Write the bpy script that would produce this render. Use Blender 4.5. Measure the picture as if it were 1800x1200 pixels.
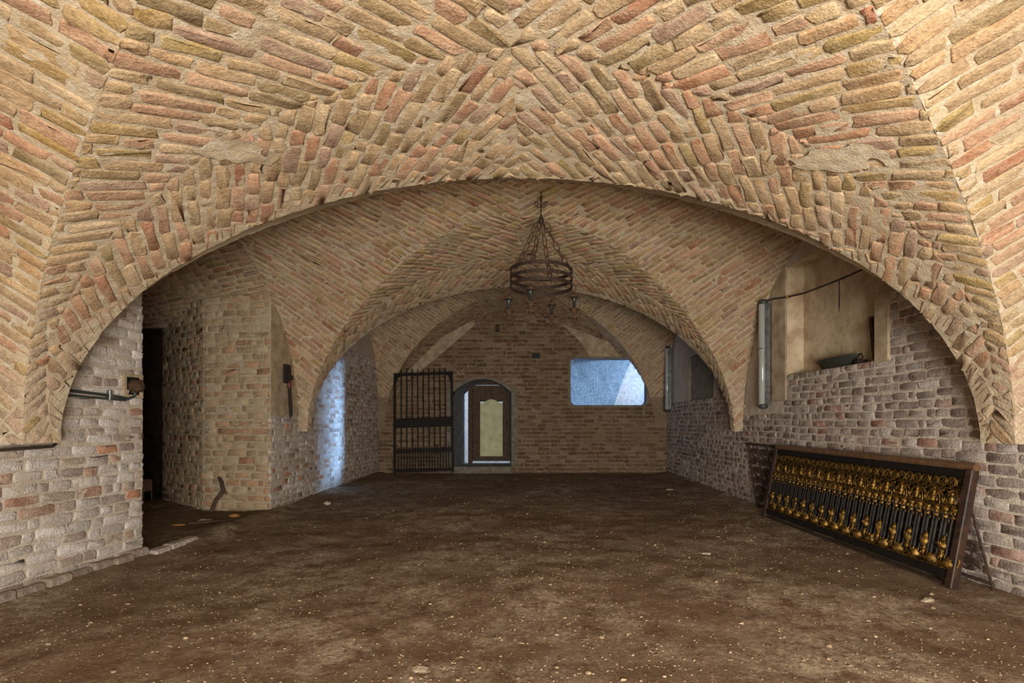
import bpy, math, random
import numpy as np
from mathutils import Vector, Matrix

random.seed(7)
rng = np.random.default_rng(11)
for o in list(bpy.data.objects):
    bpy.data.objects.remove(o)
scene = bpy.context.scene
COL = scene.collection

# ------------------------------------------------------------------ camera
CAMZ = 1.2
cam_d = bpy.data.cameras.new('camera')
cam_d.sensor_width = 36.0
cam_d.lens = 17.6
cam_d.shift_x = -0.025
cam_d.shift_y = 0.0778
cam_d.clip_start = 0.05
cam = bpy.data.objects.new('camera', cam_d)
COL.objects.link(cam)
cam.location = (0, 0, CAMZ)
cam.rotation_euler = (math.radians(90), 0, 0)
scene.camera = cam

# ------------------------------------------------------------------ world (overcast daylight outside)
world = bpy.data.worlds.new('sky')
scene.world = world
world.use_nodes = True
bg = world.node_tree.nodes['Background']
bg.inputs[0].default_value = (0.60, 0.76, 1.0, 1)
bg.inputs[1].default_value = 3.6

# ------------------------------------------------------------------ light
def area(name, loc, rot, sx, sy, power, color):
    l = bpy.data.lights.new(name, 'AREA')
    l.shape = 'RECTANGLE'; l.size = sx; l.size_y = sy
    l.energy = power; l.color = color
    o = bpy.data.objects.new(name, l); COL.objects.link(o)
    o.location = loc; o.rotation_euler = rot
    return o
# daylight entering by the wide doorway behind the camera
area('rear_doorway_daylight', (0.7, -1.95, 0.72), (math.radians(89), 0, 0), 1.9, 1.2, 510, (1.0, 0.91, 0.79))
# cold daylight that falls through the back window on the left wall
sp = bpy.data.lights.new('window_daylight', 'SPOT')
sp.energy = 26000; sp.color = (0.30, 0.56, 1.0); sp.spot_size = math.radians(34); sp.spot_blend = 0.3
sp.shadow_soft_size = 0.3
so = bpy.data.objects.new('window_daylight', sp); COL.objects.link(so)
so.location = (6.0, 14.2, 3.1)
so.rotation_euler = (Vector((-3.5, 8.75, 0.95)) - so.location).to_track_quat('-Z', 'Y').to_euler()

scene.view_settings.view_transform = 'Standard'
scene.view_settings.look = 'None'
scene.view_settings.gamma = 1.0
scene.view_settings.use_curve_mapping = False
scene.view_settings.exposure = -0.12

# ------------------------------------------------------------------ materials
def srgb(r, g, b):
    f = lambda c: (c/255/12.92 if c/255 <= .04045 else ((c/255+.055)/1.055)**2.4)
    return (f(r), f(g), f(b), 1.0)

class NT:
    def __init__(s, name):
        s.m = bpy.data.materials.new(name); s.m.use_nodes = True
        s.t = s.m.node_tree; s.n = s.t.nodes; s.l = s.t.links
        s.b = s.n['Principled BSDF']; s.pos = None
    def new(s, kind, **kw):
        n = s.n.new(kind)
        for k, v in kw.items(): setattr(n, k, v)
        return n
    def P(s):
        if s.pos is None: s.pos = s.new('ShaderNodeNewGeometry').outputs['Position']
        return s.pos
    def noise(s, scale, detail=4, rough=.6, dist=0, vec=None):
        n = s.new('ShaderNodeTexNoise')
        n.inputs['Scale'].default_value = scale; n.inputs['Detail'].default_value = detail
        n.inputs['Roughness'].default_value = rough; n.inputs['Distortion'].default_value = dist
        s.l.new(vec or s.P(), n.inputs['Vector'])
        return n.outputs['Fac']
    def ramp(s, fac, stops):
        r = s.new('ShaderNodeValToRGB')
        e = r.color_ramp.elements
        while len(e) < len(stops): e.new(.5)
        for i, (p, c) in enumerate(stops):
            e[i].position = p; e[i].color = c if len(c) == 4 else (*c, 1)
        s.l.new(fac, r.inputs[0]); return r.outputs[0]
    def mix(s, fac, a, b, blend='MIX'):
        n = s.new('ShaderNodeMix', data_type='RGBA', blend_type=blend)
        for i, v in ((0, fac), (6, a), (7, b)):
            if isinstance(v, (int, float)): n.inputs[i].default_value = v
            elif isinstance(v, tuple): n.inputs[i].default_value = v
            else: s.l.new(v, n.inputs[i])
        return n.outputs[2]
    def math(s, op, a, b=0.0):
        n = s.new('ShaderNodeMath', operation=op)
        for i, v in ((0, a), (1, b)):
            if isinstance(v, (int, float)): n.inputs[i].default_value = v
            else: s.l.new(v, n.inputs[i])
        return n.outputs[0]
    def bump(s, h, strength=.5, dist=.01):
        n = s.new('ShaderNodeBump')
        n.inputs['Strength'].default_value = strength; n.inputs['Distance'].default_value = dist
        s.l.new(h, n.inputs['Height']); s.l.new(n.outputs[0], s.b.inputs['Normal'])
    def color(s, c):
        if isinstance(c, tuple): s.b.inputs['Base Color'].default_value = c
        else: s.l.new(c, s.b.inputs['Base Color'])
    def set(s, **kw):
        for k, v in kw.items(): s.b.inputs[k.replace('_', ' ')].default_value = v

W0 = (0, 0, 0, 1); W1 = (1, 1, 1, 1)
def grey(v): return (v, v, v, 1)

def brick_material(name, smear, amount):
    t = NT(name); t.set(Roughness=.92); t.b.inputs['Specular IOR Level'].default_value = .15
    a = t.new('ShaderNodeAttribute', attribute_name='tint')
    n1 = t.noise(14, 5, .65); n2 = t.noise(70, 4, .7); n3 = t.noise(4.5, 4, .6)
    v = t.ramp(n1, [(.25, grey(.66)), (.75, grey(1.25))])
    c = t.mix(1.0, a.outputs['Color'], v, 'MULTIPLY')
    sm = t.ramp(n3, [(.42, W0), (.66, W1)])
    sm2 = t.ramp(n1, [(.45, W0), (.62, W1)])
    f = t.math('MULTIPLY', t.math('MULTIPLY_ADD', sm, .6), amount)
    f = t.math('ADD', f, t.math('MULTIPLY', sm2, amount*.5))
    c = t.mix(f, c, smear)
    g = t.ramp(n2, [(.28, grey(.62)), (.68, grey(1.22))])
    c = t.mix(1.0, c, g, 'MULTIPLY')
    t.color(c)
    h = t.math('ADD', t.math('MULTIPLY', n1, .6), t.math('MULTIPLY', n2, .45))
    t.bump(h, 1.0, .022)
    return t.m

def mortar_material(name, c1, c2, c3):
    t = NT(name); t.set(Roughness=.95); t.b.inputs['Specular IOR Level'].default_value = .1
    n1 = t.noise(2.2, 5, .6); n2 = t.noise(16, 6, .7); n3 = t.noise(90, 3, .7)
    c = t.mix(t.ramp(n1, [(.35, W0), (.65, W1)]), c1, c2)
    c = t.mix(t.ramp(n2, [(.52, W0), (.75, W1)]), c, c3)
    c = t.mix(1.0, c, t.ramp(n3, [(.25, grey(.82)), (.7, grey(1.12))]), 'MULTIPLY')
    t.color(c)
    t.bump(t.math('ADD', t.math('MULTIPLY', n2, .8), t.math('MULTIPLY', n3, .3)), 1.0, .022)
    return t.m

MORTAR_V = srgb(196, 177, 146)
M = {}
M['mortar_vault'] = mortar_material('mortar_vault', srgb(204, 190, 164), srgb(190, 172, 144), srgb(226, 220, 208))
M['mortar_wall'] = mortar_material('mortar_wall', srgb(208, 198, 184), srgb(188, 174, 158), srgb(226, 222, 216))
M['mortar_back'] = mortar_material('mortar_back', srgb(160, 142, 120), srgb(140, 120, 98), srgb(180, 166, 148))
M['brick_vault'] = brick_material('brick_vault', srgb(200, 182, 154), .46)
M['brick_wall'] = brick_material('brick_wall', srgb(206, 198, 190), .42)
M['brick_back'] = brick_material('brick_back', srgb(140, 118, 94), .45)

def simple(name, col, rough=.6, metal=0.0, nscale=25, var=.35, bump=.3, col2=None, bdist=.004):
    t = NT(name); t.set(Roughness=rough, Metallic=metal)
    n = t.noise(nscale, 5, .65); n2 = t.noise(nscale*5, 3, .6)
    c2 = col2 or tuple(x*(1-var) for x in col[:3])+(1,)
    c = t.mix(t.ramp(n, [(.38, W0), (.64, W1)]), col, c2)
    t.color(c)
    if bump: t.bump(t.math('ADD', n, t.math('MULTIPLY', n2, .5)), bump, bdist)
    return t.m
M['plaster'] = simple('plaster', srgb(186, 172, 146), .95, 0, 6, .3, .6, srgb(150, 130, 104), .012)
M['plaster_niche'] = simple('plaster_niche', srgb(206, 190, 162), .95, 0, 5, .3, .6, srgb(168, 146, 118), .012)
M['plaster_grey'] = simple('plaster_grey', srgb(142, 136, 124), .95, 0, 9, .3, .6, srgb(112, 104, 92), .012)
M['plaster_blue'] = simple('plaster_blue', srgb(128, 130, 138), .9, 0, 7, .3, .5, srgb(98, 100, 108), .012)
M['plaster_rough'] = simple('plaster_rough', srgb(86, 83, 78), .95, 0, 26, .3, 1.0, srgb(40, 35, 27), .03)
M['plaster_white'] = simple('plaster_white', srgb(240, 240, 240), .9, 0, 16, .1, .4, srgb(196, 200, 206), .02)
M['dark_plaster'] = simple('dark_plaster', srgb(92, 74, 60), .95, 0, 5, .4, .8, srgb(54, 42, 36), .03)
M['black'] = simple('black_iron', srgb(30, 28, 28), .55, .6, 30, .3, .3, srgb(46, 40, 36))
M['iron'] = simple('rusty_iron', srgb(70, 52, 42), .7, .4, 30, .4, .4, srgb(40, 32, 28))
M['rail_iron'] = simple('rail_iron', srgb(78, 58, 48), .75, .1, 35, .4, .4, srgb(48, 37, 32))
M['rust'] = simple('rust', srgb(96, 70, 48), .8, .3, 40, .4, .5, srgb(52, 40, 30))
M['gate_iron'] = simple('gate_iron', srgb(38, 33, 30), .7, .4, 25, .4, .3, srgb(24, 20, 19))
M['gilt'] = simple('gilt', srgb(158, 122, 60), .45, .8, 30, .4, .6, srgb(24, 19, 14), .006)
M['handrail'] = simple('handrail_wood', srgb(112, 84, 58), .5, 0, 20, .4, .3, srgb(84, 60, 42))
M['post_wood'] = simple('post_wood', srgb(64, 42, 30), .5, 0, 16, .4, .4, srgb(34, 26, 22))
M['wood'] = simple('old_wood', srgb(92, 74, 58), .9, 0, 30, .4, .6, srgb(58, 46, 38))
M['door_wood'] = simple('door_wood', srgb(98, 80, 66), .8, 0, 14, .35, .4, srgb(70, 56, 46))
M['door_panel'] = simple('door_panel', srgb(230, 232, 192), .7, 0, 6, .2, .3, srgb(204, 206, 160))
M['steel'] = simple('fixture_steel', srgb(150, 156, 156), .35, .7, 12, .3, .2, srgb(104, 110, 108))
M['tube'] = simple('fixture_tube', srgb(164, 170, 166), .12, 0, 5, .1, 0)
M['cap'] = simple('fixture_cap', srgb(70, 74, 72), .5, .2, 20, .3, .2)
M['cord'] = simple('cord_rubber', srgb(60, 48, 40), .8, 0, 30, .3, .2)
M['tray'] = simple('tray_green', srgb(58, 62, 54), .6, 0, 20, .4, .4)
M['lantern_glass'] = simple('lantern_glass', srgb(52, 58, 62), .2, .2, 20, .3, 0)
M['stone'] = simple('stone', srgb(196, 182, 160), .95, 0, 30, .35, .5)
M['rubble'] = simple('rubble', srgb(176, 156, 128), .95, 0, 3, .35, .5, srgb(120, 98, 76))
M['ochre'] = simple('ochre_stone', srgb(196, 150, 82), .95, 0, 30, .35, .5)
M['tool'] = simple('tool_dark', srgb(48, 40, 38), .7, .2, 20, .4, .3)
M['tool_red'] = simple('tool_red', srgb(120, 50, 44), .6, 0, 20, .4, .2)

def floor_material():
    t = NT('earth_floor'); t.set(Roughness=.97); t.b.inputs['Specular IOR Level'].default_value = .1
    n1 = t.noise(.9, 6, .66, .5); n2 = t.noise(5, 6, .75); n3 = t.noise(30, 5, .75); n4 = t.noise(110, 3, .7)
    c = t.mix(t.ramp(n2, [(.35, W0), (.65, W1)]), srgb(124, 103, 84), srgb(158, 134, 110))
    c = t.mix(t.ramp(n1, [(.40, W0), (.55, W1)]), c, srgb(122, 95, 76))
    pale = t.math('MULTIPLY', t.ramp(n1, [(.42, W0), (.57, W1)]), t.ramp(n2, [(.36, W0), (.58, W1)]))
    pale = t.math('MULTIPLY', pale, t.ramp(n3, [(.36, grey(.15)), (.6, grey(.95))]))
    c = t.mix(pale, c, srgb(214, 200, 176))
    sp = t.ramp(n3, [(.55, W0), (.66, W1)])
    c = t.mix(t.math('MULTIPLY', sp, .55), c, srgb(198, 180, 146))
    vo = t.new('ShaderNodeTexVoronoi'); vo.inputs['Scale'].default_value = 34; t.l.new(t.P(), vo.inputs['Vector'])
    sepc = t.new('ShaderNodeSeparateColor'); t.l.new(vo.outputs['Color'], sepc.inputs[0])
    chip = t.math('MULTIPLY', t.ramp(vo.outputs['Distance'], [(.20, W1), (.34, W0)]), t.ramp(sepc.outputs[0], [(.66, W0), (.72, W1)]))
    c = t.mix(t.math('MULTIPLY', chip, .7), c, t.mix(sepc.outputs[1], srgb(190, 172, 142), srgb(92, 74, 58)))
    c = t.mix(1.0, c, t.ramp(n4, [(.25, grey(.62)), (.72, grey(1.22))]), 'MULTIPLY')
    t.color(c)
    t.bump(t.math('ADD', t.math('ADD', t.math('MULTIPLY', n3, .8), t.math('MULTIPLY', n4, .5)), t.math('MULTIPLY', chip, .35)), 1.0, .03)
    return t.m
M['floor'] = floor_material()

# ------------------------------------------------------------------ object helpers
def tag(o, label=None, cat=None, group=None, kind=None):
    if label: o['label'] = label
    if cat: o['category'] = cat
    if group: o['group'] = group
    if kind: o['kind'] = kind
    return o

def mesh(name, vf, smooth=False):
    me = bpy.data.meshes.new(name)
    me.from_pydata([tuple(map(float, v)) for v in vf[0]], [], [tuple(map(int, f)) for f in vf[1]])
    if smooth: me.polygons.foreach_set('use_smooth', [True]*len(me.polygons))
    me.update()
    return me

def obj(name, me, mat=None, parent=None, mw=None):
    if isinstance(me, tuple): me = mesh(name, me)
    o = bpy.data.objects.new(name, me); COL.objects.link(o)
    if mat is not None and len(me.materials) == 0: me.materials.append(M[mat] if isinstance(mat, str) else mat)
    if parent is not None: o.parent = parent
    if mw is not None: o.matrix_local = mw
    return o

def empty(name, loc=(0, 0, 0), mw=None):
    o = bpy.data.objects.new(name, None); COL.objects.link(o); o.empty_display_size = .1
    if mw is not None: o.matrix_world = mw
    else: o.location = loc
    return o

def join(*vfs):
    V, F = [], []
    for v, f in vfs:
        k = len(V); V += [tuple(p) for p in v]; F += [tuple(i+k for i in q) for q in f]
    return V, F

def box(x0, x1, y0, y1, z0, z1, bev=0.0):
    """box with chamfered long edges"""
    if bev <= 0:
        V = [(x, y, z) for x in (x0, x1) for y in (y0, y1) for z in (z0, z1)]
        return V, [(0, 1, 3, 2), (4, 6, 7, 5), (0, 4, 5, 1), (2, 3, 7, 6), (0, 2, 6, 4), (1, 5, 7, 3)]
    b = bev
    ring = [(x0+b, y0), (x1-b, y0), (x1, y0+b), (x1, y1-b), (x1-b, y1), (x0+b, y1), (x0, y1-b), (x0, y0+b)]
    ins = [(x0+2*b, y0+b), (x1-2*b, y0+b), (x1-b, y0+2*b), (x1-b, y1-2*b), (x1-2*b, y1-b), (x0+2*b, y1-b), (x0+b, y1-2*b), (x0+b, y0+2*b)]
    V = [(*p, z0) for p in ins]+[(*p, z0+b) for p in ring]+[(*p, z1-b) for p in ring]+[(*p, z1) for p in ins]
    F = [tuple(range(7, -1, -1)), tuple(range(24, 32))]
    for k in range(3):
        for i in range(8):
            j = (i+1) % 8
            F.append((k*8+i, k*8+j, k*8+8+j, k*8+8+i))
    return V, F

def tube(pts, r, n=8, closed=False, flat=None):
    """tube along a polyline; r number or list; flat=(rx, ry) gives a flat bar section"""
    P = [Vector(p) for p in pts]; m = len(P); V, F = [], []
    up = None
    for i in range(m):
        if closed: t = P[(i+1) % m]-P[i-1]
        else: t = P[min(i+1, m-1)]-P[max(i-1, 0)]
        t.normalize()
        if up is None:
            up = Vector((0, 0, 1)) if abs(t.z) < .9 else Vector((1, 0, 0))
        a = t.cross(up)
        if a.length < 1e-5: a = t.orthogonal()
        a.normalize(); b = a.cross(t); b.normalize(); up = b
        ri = r[i] if isinstance(r, (list, tuple)) else r
        for k in range(n):
            an = 2*math.pi*(k+.5)/n
            ca, sa = math.cos(an)*ri, math.sin(an)*ri
            if flat: ca, sa = math.cos(an)*flat[0]*1.414, math.sin(an)*flat[1]*1.414
            V.append(P[i]+a*ca+b*sa)
    for i in range(m if closed else m-1):
        j = (i+1) % m
        for k in range(n):
            l = (k+1) % n
            F.append((i*n+k, i*n+l, j*n+l, j*n+k))
    if not closed:
        F.append(tuple(range(n-1, -1, -1))); F.append(tuple((m-1)*n+k for k in range(n)))
    return V, F

def lathe(prof, n=12, c=(0, 0, 0)):
    V, F = [], []
    for r, z in prof:
        for k in range(n):
            a = 2*math.pi*k/n
            V.append((c[0]+r*math.cos(a), c[1]+r*math.sin(a), c[2]+z))
    m = len(prof)
    for i in range(m-1):
        for k in range(n):
            l = (k+1) % n
            F.append((i*n+k, i*n+l, (i+1)*n+l, (i+1)*n+k))
    F.append(tuple(range(n-1, -1, -1))); F.append(tuple((m-1)*n+k for k in range(n)))
    return V, F

def prism(poly, y0, y1):
    """polygon in xz extruded along y"""
    n = len(poly)
    V = [(x, y0, z) for x, z in poly]+[(x, y1, z) for x, z in poly]
    F = [tuple(range(n)), tuple(range(2*n-1, n-1, -1))]
    for i in range(n):
        j = (i+1) % n
        F.append((i, i+n, j+n, j))
    return V, F

def spiral(r0, turns, n=18, c=(0, 0), flip=1):
    P = []
    for i in range(n):
        t = i/(n-1); a = turns*2*math.pi*t; r = r0*(1-.82*t)
        P.append((c[0]+flip*r*math.cos(a), 0, c[1]+r*math.sin(a)))
    return P

# ------------------------------------------------------------------ numpy value noise
def _hash(i, j, k, seed):
    h = (i*374761393+j*668265263+k*2147483647+seed*1274126177) & 0xffffffff
    h = ((h ^ (h >> 13))*1274126177) & 0xffffffff
    return ((h ^ (h >> 16)) & 0xffff)/65535.0
def vnoise(P, scale, seed=0):
    Q = np.asarray(P)*scale
    I = np.floor(Q).astype(np.int64); f = Q-I; f = f*f*(3-2*f)
    out = 0
    for a in (0, 1):
        for b in (0, 1):
            for c in (0, 1):
                w = (f[..., 0] if a else 1-f[..., 0])*(f[..., 1] if b else 1-f[..., 1])*(f[..., 2] if c else 1-f[..., 2])
                out = out+w*_hash(I[..., 0]+a, I[..., 1]+b, I[..., 2]+c, seed)
    return out*2-1

# ------------------------------------------------------------------ the vault
SPR = 1.05                       # springing height
D1, D2, D3 = 3.5, 7.5, 11.5      # the two transverse arches and the back wall
BK = np.array([-2.6, 3.5, 3.502, 4.1, 4.8, 6.0, 6.8, 7.5, 7.502, 8.3, 9.5, 11.5])
BC = np.array([-.12, -.12, -.12, -.16, -.20, -.22, -.24, -.25, -.25, -.29, -.34, -.42])
BA = np.array([3.20, 3.20, 3.30, 3.25, 3.16, 3.15, 3.14, 3.13, 3.23, 3.18, 3.13, 3.12])
BB = np.array([1.84, 1.84, 1.855, 2.13, 2.40, 2.37, 2.28, 2.15, 2.30, 2.54, 2.75, 2.63])
SIDE = {1: (.90, 2.33, 2.33, 1.82), 2: (4.85, 1.40, 2.50, 2.45), 3: (9.45, 2.0, 2.12, 2.75)}
def barrel_z(x, d):
    u = (x-np.interp(d, BK, BC))/np.interp(d, BK, BA)
    return np.where(np.abs(u) < 1, SPR+np.interp(d, BK, BB)*np.sqrt(np.clip(1-u*u, 0, 1)), -5.0)
def side_z(d, bay):
    dc, an, af, b = SIDE[bay]
    u = (d-dc)/np.where(d > dc, af, an)
    return np.where(np.abs(u) < 1, SPR+b*np.sqrt(np.clip(1-u*u, 0, 1)), -5.0)
def vault_z(x, d):
    x = np.asarray(x, float); d = np.asarray(d, float)
    s = np.where(d < D1, side_z(d, 1), np.where(d < D2, side_z(d, 2), side_z(d, 3)))
    return np.maximum(np.maximum(barrel_z(x, d), s), SPR+.06)
def wall_l(d): return np.interp(d, [-3, 4.4, 7, 11.5], [-3.47, -3.47, -3.5, -3.66])
def wall_r(d): return np.interp(d, [-3, 3.4, 7, 11.5], [3.22, 3.20, 3.02, 2.97])

_th = np.linspace(0, math.pi/2, 400)
def arc_table(a, b):
    ds = np.sqrt((a*np.cos(_th))**2+(b*np.sin(_th))**2)       # from the crown down
    return np.concatenate([[0], np.cumsum((ds[1:]+ds[:-1])/2*(_th[1]-_th[0]))])

class Barrel:
    """u = arc length from the crown (signed), v = depth"""
    def __init__(s, bay, v0, v1, nominal):
        s.bay, s.v0, s.v1 = bay, v0, v1
        s.tab = arc_table(*nominal); s.smax = s.tab[-1]
    def S(s, u, v):
        th = np.interp(np.abs(u), s.tab, _th)
        c, a, b = np.interp(v, BK, BC), np.interp(v, BK, BA), np.interp(v, BK, BB)
        return np.stack([c+np.sign(u)*a*np.sin(th), v+0*u, SPR+b*np.cos(th)], -1)
    def inside(s, u, v):
        p = s.S(u, v)
        return (np.abs(u) <= s.smax) & (v >= s.v0) & (v <= s.v1) & (p[..., 2] >= side_z(v, s.bay)-1e-6)
class Side:
    """u = x, v = arc length from the side crown (positive = away from the camera)"""
    def __init__(s, bay, sign, d0=-99, d1=99):
        s.bay, s.sign, s.d0, s.d1 = bay, sign, d0, d1
        s.dc, s.an, s.af, s.b = SIDE[bay]
        s.tn = arc_table(s.an, s.b); s.tf = arc_table(s.af, s.b)
    def S(s, u, v):
        th = np.where(v > 0, np.interp(np.abs(v), s.tf, _th), np.interp(np.abs(v), s.tn, _th))
        d = s.dc+np.where(v > 0, s.af, -s.an)*np.sin(th)
        return np.stack([u+0*v, d, SPR+s.b*np.cos(th)], -1)
    def inside(s, u, v):
        p = s.S(u, v); d = p[..., 1]
        w = (u <= wall_r(d)) if s.sign > 0 else (u >= wall_l(d))
        c = np.interp(d, BK, BC)
        return w & ((u-c)*s.sign >= -1e-6) & (p[..., 2] >= barrel_z(u, d)-1e-6) & (v >= -s.tn[-1]) & (v <= s.tf[-1]) & (d >= s.d0) & (d <= s.d1)

def normals(S, u, v, ref):
    e = 2e-3
    n = np.cross(S(u+e, v)-S(u-e, v), S(u, v+e)-S(u, v-e))
    n /= np.maximum(np.linalg.norm(n, axis=-1, keepdims=True), 1e-9)
    return n

def grid_patch(S, inside, u0, u1, v0, v1, res, ref, amp=0.0, off=0.0, seed=0):
    """mortar skin of a surface; the rim is snapped onto the edge of its domain"""
    nu, nv = max(2, int((u1-u0)/res)+1), max(2, int((v1-v0)/res)+1)
    U, V = np.meshgrid(np.linspace(u0, u1, nu), np.linspace(v0, v1, nv), indexing='ij')
    I = inside(U, V); K = I.copy()
    U2, V2 = U.copy(), V.copy()
    for di, dj in ((1, 0), (-1, 0), (0, 1), (0, -1), (1, 1), (-1, -1), (1, -1), (-1, 1)):
        In = np.zeros_like(I); Un = np.zeros_like(U); Vn = np.zeros_like(V)
        a = slice(max(0, -di), nu-max(0, di)); b = slice(max(0, -dj), nv-max(0, dj))
        a2 = slice(max(0, di), nu-max(0, -di)); b2 = slice(max(0, dj), nv-max(0, -dj))
        In[a, b] = I[a2, b2]; Un[a, b] = U[a2, b2]; Vn[a, b] = V[a2, b2]
        m = (~K) & In
        if m.any():
            lo = np.zeros(m.sum()); hi = np.ones(m.sum())
            iu, iv, ou, ov = Un[m], Vn[m], U[m], V[m]
            for _ in range(14):
                mid = (lo+hi)/2; ok = inside(iu+(ou-iu)*mid, iv+(ov-iv)*mid)
                lo = np.where(ok, mid, lo); hi = np.where(ok, hi, mid)
            U2[m] = iu+(ou-iu)*lo; V2[m] = iv+(ov-iv)*lo; K[m] = True
    P = S(U2, V2)
    N = normals(S, U2, V2, ref)
    flip = 1.0
    cm = I.nonzero()
    if len(cm[0]):
        k = len(cm[0])//2; p = P[cm[0][k], cm[1][k]]; n = N[cm[0][k], cm[1][k]]
        if np.dot(n, np.array(ref)-p) < 0: flip = -1.0
    if amp:
        h = .5*vnoise(P, 9, seed)+.5*vnoise(P, 22, seed+1)+.2*vnoise(P, 3, seed+2)
        P = P+N*flip*(amp*h+off)[..., None]
    elif off: P = P+N*flip*off
    idx = -np.ones((nu, nv), int); keep = K; idx[keep] = np.arange(keep.sum())
    q = keep[:-1, :-1] & keep[1:, :-1] & keep[1:, 1:] & keep[:-1, 1:]
    a, b = q.nonzero()
    F = np.stack([idx[a, b], idx[a+1, b], idx[a+1, b+1], idx[a, b+1]], -1)
    if flip < 0: F = F[:, ::-1]
    return P[keep], F, flip

def patch_obj(name, parts, mat, parent=None):
    V, F, k = [], [], 0
    for p in parts:
        V.append(p[0]); F.append(p[1]+k); k += len(p[0])
    V = np.concatenate(V); F = np.concatenate(F)
    me = bpy.data.meshes.new(name)
    me.vertices.add(len(V)); me.vertices.foreach_set('co', V.astype(np.float32).ravel())
    me.loops.add(F.size); me.loops.foreach_set('vertex_index', F.astype(np.int32).ravel())
    me.polygons.add(len(F)); me.polygons.foreach_set('loop_start', np.arange(0, F.size, 4, dtype=np.int32))
    me.update(calc_edges=True); me.validate()
    me.polygons.foreach_set('use_smooth', [True]*len(me.polygons))
    me.materials.append(M[mat])
    o = bpy.data.objects.new(name, me); COL.objects.link(o)
    if parent: o.parent = parent
    return o

# ------------------------------------------------------------------ bricks
BF = []
for k in (0, 1):
    for i in range(10):
        j = (i+1) % 10
        BF.append((k*10+i, k*10+j, k*10+10+j, k*10+10+i))
BF += [(20, 21, 28, 29), (21, 22, 27, 28), (22, 23, 24, 27), (24, 25, 26, 27)]
BF = [tuple(f) for f in BF]

PAL_V = [((186, 152, 112), 5), ((194, 146, 116), 4), ((176, 146, 106), 3), ((184, 132, 102), 3), ((176, 116, 82), 1.7),
         ((162, 90, 60), .9), ((160, 134, 76), 1.2), ((170, 134, 118), 2.2), ((142, 116, 70), .9), ((204, 176, 138), 2)]
PAL_W = [((218, 212, 208), 6), ((204, 194, 188), 4), ((178, 158, 144), 2.4), ((180, 138, 110), 1.4), ((166, 108, 74), .8),
         ((230, 226, 224), 3), ((148, 128, 120), 1.6), ((196, 118, 60), .4)]
PAL_R = [((146, 128, 120), 5), ((126, 104, 98), 4), ((164, 150, 142), 3.5), ((114, 82, 72), 2.2), ((142, 80, 56), 1.3),
         ((100, 70, 66), 1.2), ((182, 172, 166), 1.6)]
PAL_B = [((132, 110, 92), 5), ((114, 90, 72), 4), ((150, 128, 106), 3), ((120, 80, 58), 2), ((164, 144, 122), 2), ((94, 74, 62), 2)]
PAL_N = [((196, 168, 134), 5), ((200, 150, 116), 4), ((182, 154, 120), 3), ((208, 188, 160), 3), ((172, 112, 78), 1.2)]
def pick(pal, n):
    w = np.array([p[1] for p in pal], float); w /= w.sum()
    c = np.array([srgb(*p[0])[:3] for p in pal])[rng.choice(len(pal), n, p=w)]
    return c*rng.normal(1, .09, (n, 1)).clip(.7, 1.3)

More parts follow.
